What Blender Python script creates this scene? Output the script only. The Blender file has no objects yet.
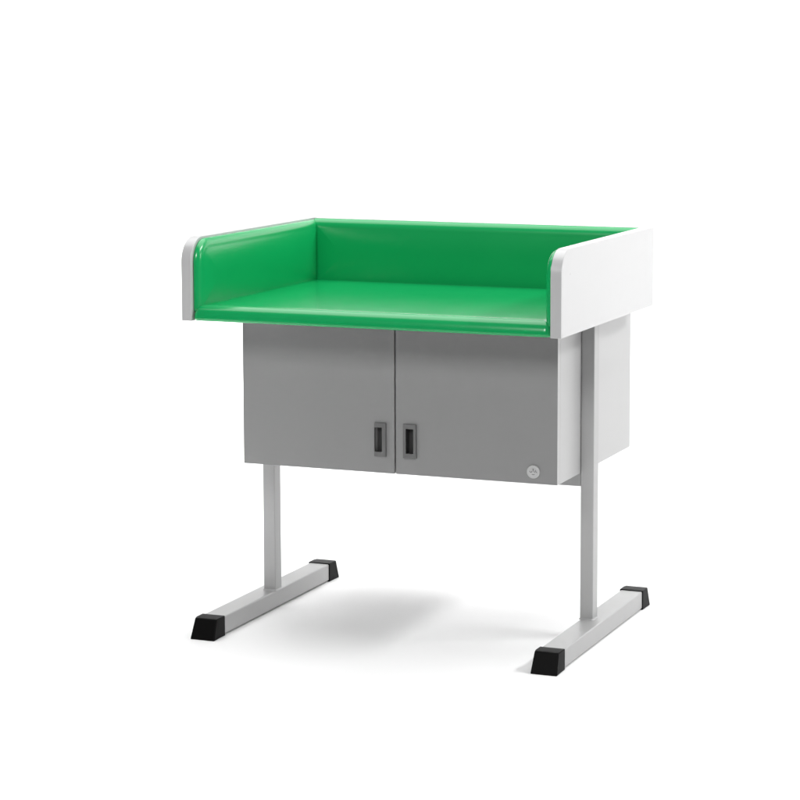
import bpy, bmesh, math
from mathutils import Vector, Euler

S = bpy.context.scene
C = S.collection

# ------------------------------------------------------------------ camera
cam_d = bpy.data.cameras.new("camera")
cam = bpy.data.objects.new("camera", cam_d)
C.objects.link(cam)
cam.location = (2.0515, -4.7139, 1.3668)
cam.rotation_euler = Euler((math.pi/2 - 0.12217, 0, 0.37018), 'XYZ')
cam_d.sensor_width = 36
cam_d.lens = 106.836
cam_d.shift_x = -0.07574
cam_d.shift_y = -0.08950
cam_d.clip_start = 0.05
cam_d.clip_end = 200
S.camera = cam

# ------------------------------------------------------------------ world: dim studio
w = bpy.data.worlds.new("World")
S.world = w
w.use_nodes = True
bg = w.node_tree.nodes["Background"]
bg.inputs[0].default_value = (1.0, 1.0, 1.0, 1)
bg.inputs[1].default_value = 0.08

S.view_settings.view_transform = 'Standard'
S.view_settings.look = 'None'
S.view_settings.exposure = 0.0
S.view_settings.gamma = 1.0
S.view_settings.use_curve_mapping = False


def area(name, loc, target, sx, sy, power, spread=180):
    d = bpy.data.lights.new(name, 'AREA')
    d.shape = 'RECTANGLE'
    d.size, d.size_y = sx, sy
    d.energy = power
    d.spread = math.radians(spread)
    o = bpy.data.objects.new(name, d)
    C.objects.link(o)
    o.location = loc
    v = Vector(target) - Vector(loc)
    o.rotation_euler = v.to_track_quat('-Z', 'Y').to_euler()
    return o

# studio rig: key box high on the right, overhead box and front fill for the soft light,
# washes that keep the backdrop and the paper white
area("key_softbox", (4.2, 0.95, 4.05), (0.0, 0.3, 0.45), 2.6, 0.5, 160)
area("low_right_softbox", (4.3, 0.8, 1.5), (0.0, 0.4, 0.6), 1.2, 1.2, 3.5, 60)
area("overhead_box", (-0.2, 1.05, 3.3), (-0.2, 1.0, 0.0), 4.0, 3.2, 128)
area("front_fill", (0.35, -4.5, 3.2), (0.0, 0.4, 0.8), 2.0, 1.2, 148)
area("backdrop_wash", (0.0, 2.6, 3.9), (0.0, 4.0, 1.3), 8.0, 0.5, 52, 60)
area("sweep_wash", (-2.2, 2.3, 2.6), (-2.2, 3.4, 0.3), 4.0, 0.5, 20, 60)
area("floor_wash", (-1.75, 0.4, 3.0), (-1.75, 0.4, 0.0), 1.3, 3.0, 70, 35)

# ------------------------------------------------------------------ materials
def mat(name, col, rough=0.5, metal=0.0, spec=0.5, coat=0.0, coat_r=0.1,
        noise=0.0, nscale=40, bump=0.0, bscale=300, rvar=0.0, stretch=None):
    m = bpy.data.materials.new(name)
    m.use_nodes = True
    nt = m.node_tree
    b = nt.nodes["Principled BSDF"]
    b.inputs["Base Color"].default_value = (*col, 1)
    b.inputs["Roughness"].default_value = rough
    b.inputs["Metallic"].default_value = metal
    b.inputs["Specular IOR Level"].default_value = spec
    b.inputs["Coat Weight"].default_value = coat
    b.inputs["Coat Roughness"].default_value = coat_r
    tc = nt.nodes.new("ShaderNodeTexCoord")
    mp = nt.nodes.new("ShaderNodeMapping")
    if stretch:
        mp.inputs["Scale"].default_value = stretch
    nt.links.new(tc.outputs["Object"], mp.inputs[0])
    if noise or rvar:
        n = nt.nodes.new("ShaderNodeTexNoise")
        n.inputs["Scale"].default_value = nscale
        n.inputs["Detail"].default_value = 5
        nt.links.new(mp.outputs[0], n.inputs["Vector"])
        if noise:
            r = nt.nodes.new("ShaderNodeMapRange")
            r.inputs[3].default_value = 1 - noise
            r.inputs[4].default_value = 1 + noise
            nt.links.new(n.outputs[0], r.inputs[0])
            v = nt.nodes.new("ShaderNodeVectorMath")
            v.operation = 'SCALE'
            v.inputs[0].default_value = col
            nt.links.new(r.outputs[0], v.inputs["Scale"])
            nt.links.new(v.outputs[0], b.inputs["Base Color"])
        if rvar:
            r2 = nt.nodes.new("ShaderNodeMapRange")
            r2.inputs[3].default_value = max(0, rough - rvar)
            r2.inputs[4].default_value = rough + rvar
            nt.links.new(n.outputs[0], r2.inputs[0])
            nt.links.new(r2.outputs[0], b.inputs["Roughness"])
    if bump:
        n2 = nt.nodes.new("ShaderNodeTexNoise")
        n2.inputs["Scale"].default_value = bscale
        n2.inputs["Detail"].default_value = 3
        nt.links.new(mp.outputs[0], n2.inputs["Vector"])
        bp = nt.nodes.new("ShaderNodeBump")
        bp.inputs["Strength"].default_value = bump
        bp.inputs["Distance"].default_value = 0.001
        nt.links.new(n2.outputs[0], bp.inputs["Height"])
        nt.links.new(bp.outputs[0], b.inputs["Normal"])
    return m

M_white = mat("white_laminate", (0.455, 0.455, 0.458), 0.30, coat=0.3, coat_r=0.2, noise=0.01, bump=0.04, bscale=500, rvar=0.05)
M_vinyl = mat("green_vinyl", (0.003, 0.305, 0.086), 0.22, spec=0.6, bump=0.025, bscale=700, noise=0.02, nscale=12, rvar=0.02)
M_grey = mat("grey_cabinet_lacquer", (0.45, 0.45, 0.45), 0.45, metal=0.25, noise=0.012, bump=0.04, bscale=400, rvar=0.04)
M_door = mat("grey_door_lacquer", (0.248, 0.248, 0.248), 0.45, metal=0.25, noise=0.015, nscale=30, bump=0.04, bscale=400, rvar=0.04, stretch=(1, 1, 4))
M_tube = mat("powder_coated_steel", (0.39, 0.39, 0.39), 0.42, metal=0.25, noise=0.015, bump=0.08, bscale=600, rvar=0.05)
M_black = mat("black_plastic", (0.0018, 0.0018, 0.0018), 0.5, spec=0.08, bump=0.1, bscale=500)
M_handle = mat("dark_grey_handle_plastic", (0.135, 0.135, 0.135), 0.4, metal=0.2)
M_cup = mat("handle_recess_plastic", (0.035, 0.035, 0.035), 0.45)
M_lock = mat("nickel_lock", (0.5, 0.5, 0.5), 0.35, metal=0.3)
M_slot = mat("lock_engraving", (0.16, 0.16, 0.16), 0.6)
M_gap = mat("gap_shade_black", (0.02, 0.02, 0.02), 0.7)  # near-black colour standing in for shade behind the door seam
M_floor = mat("white_backdrop_paper", (0.88, 0.88, 0.88), 0.9, spec=0.1)
M_studio = mat("studio_floor_grey", (0.06, 0.06, 0.06), 0.8, noise=0.1, nscale=3)

# ------------------------------------------------------------------ helpers
def obj(name, bm, m, parent=None, smooth=None, bevel=0.0, seg=2):
    bmesh.ops.recalc_face_normals(bm, faces=bm.faces)
    me = bpy.data.meshes.new(name)
    bm.to_mesh(me)
    bm.free()
    for x in (m if isinstance(m, (list, tuple)) else [m]):
        me.materials.append(x)
    o = bpy.data.objects.new(name, me)
    C.objects.link(o)
    if parent:
        o.parent = parent
    if bevel:
        b = o.modifiers.new("bevel", 'BEVEL')
        b.width = bevel
        b.segments = seg
        b.limit_method = 'ANGLE'
        b.angle_limit = math.radians(35)
        b.harden_normals = True
        me.shade_smooth()
    elif smooth:
        me.shade_smooth()
        if smooth != True:
            me.set_sharp_from_angle(angle=math.radians(smooth))
    return o


def add_box(bm, x0, x1, y0, y1, z0, z1, mi=0):
    v = [bm.verts.new((x, y, z)) for x in (x0, x1) for y in (y0, y1) for z in (z0, z1)]
    for f in ((0, 1, 3, 2), (4, 6, 7, 5), (0, 4, 5, 1), (2, 3, 7, 6), (0, 2, 6, 4), (1, 5, 7, 3)):
        bm.faces.new([v[i] for i in f]).material_index = mi
    return v


def box(name, x0, x1, y0, y1, z0, z1, m, parent, bevel=0.0, seg=2):
    bm = bmesh.new()
    add_box(bm, x0, x1, y0, y1, z0, z1)
    return obj(name, bm, m, parent, bevel=bevel, seg=seg)


def rrect(u0, u1, v0, v1, rad, n=10):
    """rounded rectangle, radii at (u0v0, u1v0, u1v1, u0v1)"""
    pts = []
    for (cu, cv, r, a0) in ((u0, v0, rad[0], 180), (u1, v0, rad[1], 270),
                            (u1, v1, rad[2], 0), (u0, v1, rad[3], 90)):
        su = 1 if cu == u0 else -1
        sv = 1 if cv == v0 else -1
        for i in range(n + 1):
            a = math.radians(a0 + 90 * i / n)
            pts.append((cu + su * r + r * math.cos(a), cv + sv * r + r * math.sin(a)))
    return pts


def cushion(name, fmap, u0, u1, v0, v1, rad, thick, edge, puff, m, parent, curl=0.0015):
    """upholstered pad: rounded outline, rolled edges, gently domed face"""
    bm = bmesh.new()
    half = min(u1 - u0, v1 - v0) / 2
    prof = []
    N = 9
    prof.append((curl, 0.0))
    prof.append((curl * 0.42, thick * 0.035))
    prof.append((curl * 0.10, thick * 0.12))
    for i in range(N + 1):
        a = math.radians(90 * i / N)
        prof.append((edge * (1 - math.cos(a)), thick * (0.22 + 0.78 * math.sin(a))))
    K = 14
    for i in range(1, K + 1):
        t = i / K
        d = edge + (half - 0.001 - edge) * t
        prof.append((d, thick + puff * (1 - (1 - t) ** 2.2)))
    rings = []
    for d, h in prof:
        rr = [max(r - d, 0.0008) for r in rad]
        P = rrect(u0 + d, u1 - d, v0 + d, v1 - d, rr)
        rings.append([bm.verts.new(fmap(u, v, h)) for u, v in P])
    n = len(rings[0])
    for a, b in zip(rings, rings[1:]):
        for i in range(n):
            j = (i + 1) % n
            bm.faces.new((a[i], a[j], b[j], b[i]))
    bm.faces.new(rings[-1])
    bm.faces.new(rings[0])
    o = obj(name, bm, m, parent, smooth=55)
    return o


def extrude_outline(bm, P, fmap, h0, h1):
    a = [bm.verts.new(fmap(u, v, h0)) for u, v in P]
    b = [bm.verts.new(fmap(u, v, h1)) for u, v in P]
    n = len(P)
    for i in range(n):
        j = (i + 1) % n
        bm.faces.new((a[i], a[j], b[j], b[i]))
    bm.faces.new(a)
    bm.faces.new(b)


# ------------------------------------------------------------------ setting: sweep + studio floor
bm = bmesh.new()
prof = [(-1.9, 0.0), (0.0, 0.0), (2.6, 0.0)]
R = 1.4
for i in range(1, 17):
    a = math.radians(90 * i / 16)
    prof.append((2.6 + R * math.sin(a), R * (1 - math.cos(a))))
prof.append((4.0, 4.2))
rows = [[bm.verts.new((x, y, z)) for (y, z) in prof] for x in (-6, -2, 2, 6)]
for a, b in zip(rows, rows[1:]):
    for i in range(len(prof) - 1):
        bm.faces.new((a[i], b[i], b[i + 1], a[i + 1]))
fl = obj("floor", bm, M_floor, smooth=True)
fl["kind"] = "structure"
fl["label"] = "seamless white floor curving up into a white backdrop"

bm = bmesh.new()
vs = [bm.verts.new(p) for p in ((-30, -30, -0.006), (30, -30, -0.006), (30, 30, -0.006), (-30, 30, -0.006))]
bm.faces.new(vs)
g = obj("ground", bm, M_studio)
g["kind"] = "structure"

# ------------------------------------------------------------------ the changing table
W = 0.45          # half width
D = 0.678
T = 0.0246        # panel thickness
ZB, ZT = 0.7336, 0.9207

root = bpy.data.objects.new("changing_table", None)
C.objects.link(root)
root.location = (0, 0, 0)
root["label"] = "changing table with green padded top, white side panels and grey two-door cabinet on T-shaped legs"
root["category"] = "changing table"

# white side panels with rounded upper front corner, rounded-over edges
for s in (-1, 1):
    bm = bmesh.new()
    P = rrect(0, D, ZB, ZT, (0.0012, 0.0012, 0.0012, 0.056), 14)
    extrude_outline(bm, P, lambda u, v, h, s=s: (s * h, u, v), W - T, W)
    obj("side_panel", bm, M_white, root, bevel=0.0016, seg=3)

box("back_panel", -W + T + 0.0005, W - T - 0.0005, D - 0.018, D - 0.001, ZB, ZT - 0.001, M_white, root, 0.001)
box("base_board", -W + T + 0.0005, W - T - 0.0005, 0.022, D - 0.0195, ZB + 0.0002, ZB + 0.0010, M_white, root)

# green upholstery
XI = W - T
PADT = 0.0165
for s in (-1, 1):
    cushion("side_pad", lambda u, v, h, s=s: (s * (XI - 0.0006 - h), u, v),
            0.010, D - 0.0195, 0.7500, ZT - 0.004, (0.012, 0.006, 0.006, 0.050),
            PADT, 0.019, 0.0055, M_vinyl, root)
cushion("back_pad", lambda u, v, h: (u, D - 0.0192 - h, v),
        -XI + 0.003, XI - 0.003, ZB + 0.012, ZT - 0.001, (0.006,) * 4,
        0.026, 0.024, 0.004, M_vinyl, root)
# the mat is upholstered round the front edge of the board
cushion("mat", lambda u, v, h: (u, v, ZB + 0.0012 + h),
        -XI + 0.0012, XI - 0.0012, 0.001, D - 0.035, (0.014, 0.014, 0.004, 0.004),
        0.0345, 0.027, 0.0008, M_vinyl, root, curl=0.003)

# ------------------------------------------------------------------ cabinet
CX, CF, CB, CZ = 0.3843, 0.1718, 0.7115, 0.3842
CT = 0.7326
DT = 0.018
cab = bmesh.new()
th = 0.016
y0 = CF + DT + 0.0002
add_box(cab, -CX, -CX + th, y0, CB, CZ, CT)
add_box(cab, CX - th, CX, y0, CB, CZ, CT)
add_box(cab, -CX + th, CX - th, y0, CB, CZ + 0.0005, CZ + th)
add_box(cab, -CX + th, CX - th, y0, CB, CT - th, CT - 0.0005)
add_box(cab, -CX + th, CX - th, CB - 0.006, CB - 0.0005, CZ + th, CT - th)
obj("cabinet_body", cab, M_grey, root)
# added backing strip, coloured dark to give the shade in the door seam
seam = bmesh.new()
add_box(seam, -0.03, 0.03, y0 + 0.0002, y0 + 0.006, CZ + th + 0.001, CT - th - 0.001)
obj("gap_backing", seam, M_gap, root)


def door(x0, x1, hx0, hx1, hz0, hz1, ox0, ox1):
    """door leaf with a real hole for the recessed handle"""
    xs = [x0, hx0 + 0.0012, hx1 - 0.0012, x1]
    zs = [CZ, hz0 + 0.0012, hz1 - 0.0012, CT]
    bm = bmesh.new()
    vf = [[bm.verts.new((x, CF, z)) for z in zs] for x in xs]
    vb = [[bm.verts.new((x, CF + DT, z)) for z in zs] for x in xs]
    for i in range(3):
        for j in range(3):
            if i == 1 and j == 1:
                continue
            bm.faces.new((vf[i][j], vf[i+1][j], vf[i+1][j+1], vf[i][j+1]))
            bm.faces.new((vb[i][j], vb[i][j+1], vb[i+1][j+1], vb[i+1][j]))
    for i in range(3):
        for j in (0, 3):
            bm.faces.new((vf[i][j], vb[i][j], vb[i+1][j], vf[i+1][j]))
            bm.faces.new((vf[j][i], vf[j][i+1], vb[j][i+1], vb[j][i]))
    for a, b in (((1, 1), (2, 1)), ((2, 1), (2, 2)), ((2, 2), (1, 2)), ((1, 2), (1, 1))):
        bm.faces.new((vf[a[0]][a[1]], vf[b[0]][b[1]], vb[b[0]][b[1]], vb[a[0]][a[1]]))
    for f_ in bm.faces:      # edge faces take the cabinet colour, lighter than the front
        if max(v.co.y for v in f_.verts) - min(v.co.y for v in f_.verts) > 0.001:
            f_.material_index = 1
    dr = obj("door", bm, [M_door, M_grey], root, bevel=0.0006, seg=2)
    # handle: raised bezel with a deep cup
    bm = bmesh.new()
    F = CF - 0.0055
    oz0, oz1 = hz0 + 0.0105, hz1 - 0.010
    X = [hx0, ox0, ox1, hx1]
    Z = [hz0, oz0, oz1, hz1]
    f = [[bm.verts.new((x, F, z)) for z in Z] for x in X]
    for i in range(3):
        for j in range(3):
            if i == 1 and j == 1:
                continue
            bm.faces.new((f[i][j], f[i+1][j], f[i+1][j+1], f[i][j+1]))
    b = {}
    for i in (0, 3):
        for j in (0, 3):
            b[i, j] = bm.verts.new((X[i], CF - 0.0002, Z[j]))
    bm.faces.new((f[0][0], f[0][1], f[0][2], f[0][3], b[0, 3], b[0, 0]))
    bm.faces.new((f[3][0], f[3][1], f[3][2], f[3][3], b[3, 3], b[3, 0]))
    bm.faces.new((f[0][0], f[1][0], f[2][0], f[3][0], b[3, 0], b[0, 0]))
    bm.faces.new((f[0][3], f[1][3], f[2][3], f[3][3], b[3, 3], b[0, 3]))
    # cup: slopes down away from the pull edge
    cb = CF + 0.014
    c = [bm.verts.new(p) for p in ((ox0, cb, oz0), (ox1, cb - 0.003, oz0), (ox1, cb - 0.003, oz1), (ox0, cb, oz1))]
    r = (f[1][1], f[2][1], f[2][2], f[1][2])
    for i in range(4):
        j = (i + 1) % 4
        q = bm.faces.new((r[i], r[j], c[j], c[i]))
        q.material_index = 1
    q = bm.faces.new(c)
    q.material_index = 1
    obj("handle", bm, [M_handle, M_cup], dr)
    return dr

G0, G1 = -0.0054, -0.0014
door(-CX, G0, -0.0526, -0.0245, 0.4229, 0.4992, -0.0516, -0.0335)
d2 = door(G1, CX, 0.0178, 0.0495, 0.4229, 0.4998, 0.0248, 0.0432)

# round lock at the lower outer corner of the wider door
def ring_solid(bm, cx, cz, prof, n=40, mi=0):
    """lathe round a y axis: prof = (radius, y)"""
    rings = []
    for r, y in prof:
        rings.append([bm.verts.new((cx + r * math.cos(2*math.pi*i/n), y, cz + r * math.sin(2*math.pi*i/n))) for i in range(n)])
    for a, b in zip(rings, rings[1:]):
        for i in range(n):
            j = (i + 1) % n
            bm.faces.new((a[i], a[j], b[j], b[i])).material_index = mi
    bm.faces.new(rings[-1]).material_index = mi
    return rings

LX, LZ = 0.3289, 0.4112
bm = bmesh.new()
ring_solid(bm, LX, LZ, [(0.0150, CF - 0.0002), (0.0150, CF - 0.0030), (0.0142, CF - 0.0040),
                        (0.0122, CF - 0.0040), (0.0117, CF - 0.0033), (0.0030, CF - 0.0033), (0.0026, CF - 0.0034)])
lock = obj("lock", bm, M_lock, d2, smooth=35)
bm = bmesh.new()
def stroke(bm, x0, z0, x1, z1, wdt=0.0016):
    d = Vector((x1 - x0, z1 - z0)).normalized()
    n = Vector((-d.y, d.x)) * wdt / 2
    y = CF - 0.0036
    q = [bm.verts.new((LX + x0 + n.x, y, LZ + z0 + n.y)), bm.verts.new((LX + x1 + n.x, y, LZ + z1 + n.y)),
         bm.verts.new((LX + x1 - n.x, y, LZ + z1 - n.y)), bm.verts.new((LX + x0 - n.x, y, LZ + z0 - n.y))]
    bm.faces.new(q)
# curved arrow, key slot and little marks pressed into the lock face
for (a, b, c_, d_) in ((-.0000, .0075, .0000, .0020), (-.0085, .0020, -.0065, -.0010), (-.0065, -.0010, -.0040, -.0008),
                       (-.0040, -.0008, -.0022, .0022), (.0055, .0045, .0060, .0015), (.0060, .0015, .0090, -.0012),
                       (.0022, .0022, .0040, -.0012), (-.0030, -.0052, .0000, -.0062), (.0000, -.0062, .0036, -.0050),
                       (-.0012, .0064, .0012, .0064)):
    stroke(bm, a, b, c_, d_)
me = bpy.data.meshes.new("lock_marks")
bm.to_mesh(me)
bm.free()
# engraving belongs to the lock's own mesh
bm2 = bmesh.new()
bm2.from_mesh(lock.data)
for f_ in bm2.faces:
    f_.material_index = 0
k = len(bm2.faces)
bm2.from_mesh(me)
bm2.faces.ensure_lookup_table()
for f_ in list(bm2.faces)[k:]:
    f_.material_index = 1
bm2.to_mesh(lock.data)
bm2.free()
lock.data.materials.append(M_slot)

# ------------------------------------------------------------------ T-shaped legs
PX0, PX1 = 0.3846, 0.4160
PY0, PY1 = 0.3345, 0.3690
FX0, FX1 = 0.3853, 0.4390
FZ0, FZ1 = 0.003, 0.0447
FY0, FY1 = 0.064, 0.6446

def cap_bm(x0, x1, yin, yout, slope):
    """plastic end cap: sleeve over the tube, sloping nose, flared foot"""
    bm = bmesh.new()
    d = 1 if yout > yin else -1
    e = 0.0024
    ym = yin + d * 0.030
    secs = [(yin, x0 - e, x1 + e, 0.0, FZ1 + e),
            (ym, x0 - e, x1 + e, 0.0, FZ1 + e)]
    rings = []
    for (y, a, b, zb, zt) in secs:
        rings.append([bm.verts.new(p) for p in ((a, y, zb), (b, y, zb), (b, y, zt), (a, y, zt))])
    rings.append([bm.verts.new(p) for p in ((x0 - e - .0015, yout, 0.0), (x1 + e + .0015, yout, 0.0),
                                            (x1 + e - .002, yout - d * slope, FZ1 + e - 0.001),
                                            (x0 - e + .002, yout - d * slope, FZ1 + e - 0.001))])
    for a, b in zip(rings, rings[1:]):
        for i in range(4):
            j = (i + 1) % 4
            bm.faces.new((a[i], a[j], b[j], b[i]))
    bm.faces.new(rings[0])
    bm.faces.new(rings[-1])
    return bm

for s in (-1, 1):
    px = sorted((s * PX0, s * PX1))
    fx = sorted((s * FX0, s * FX1))
    post = box("leg_post", px[0], px[1], PY0, PY1, FZ1 + 0.0004, ZB - 0.0006, M_tube, root, 0.0022, 3)
    # weld bead round the foot of the post
    bm = bmesh.new()
    P0 = rrect(px[0] - .0028, px[1] + .0028, PY0 - .0028, PY1 + .0028, (.004,) * 4, 4)
    P1 = rrect(px[0] - .0002, px[1] + .0002, PY0 - .0002, PY1 + .0002, (.002,) * 4, 4)
    a = [bm.verts.new((u, v, FZ1 + .0001)) for u, v in P0]
    b = [bm.verts.new((u, v, FZ1 + .0030)) for u, v in P1]
    for i in range(len(a)):
        j = (i + 1) % len(a)
        bm.faces.new((a[i], a[j], b[j], b[i]))
    obj("weld", bm, M_tube, post, smooth=True)
    bar = box("foot_bar", fx[0], fx[1], FY0 - 0.02, FY1 + 0.01, FZ0, FZ1, M_tube, root, 0.003, 3)
    obj("end_cap", cap_bm(fx[0], fx[1], FY0, 0.004, 0.020), M_black, bar, bevel=0.0022, seg=3)
    obj("end_cap", cap_bm(fx[0], fx[1], FY1, 0.7015, 0.012), M_black, bar, bevel=0.0022, seg=3)

box("crossbar", -PX0 + 0.0006, PX0 - 0.0006, PY0 + 0.0006, PY1 - 0.0006, 0.3530, CZ - 0.0006, M_tube, root, 0.0015)
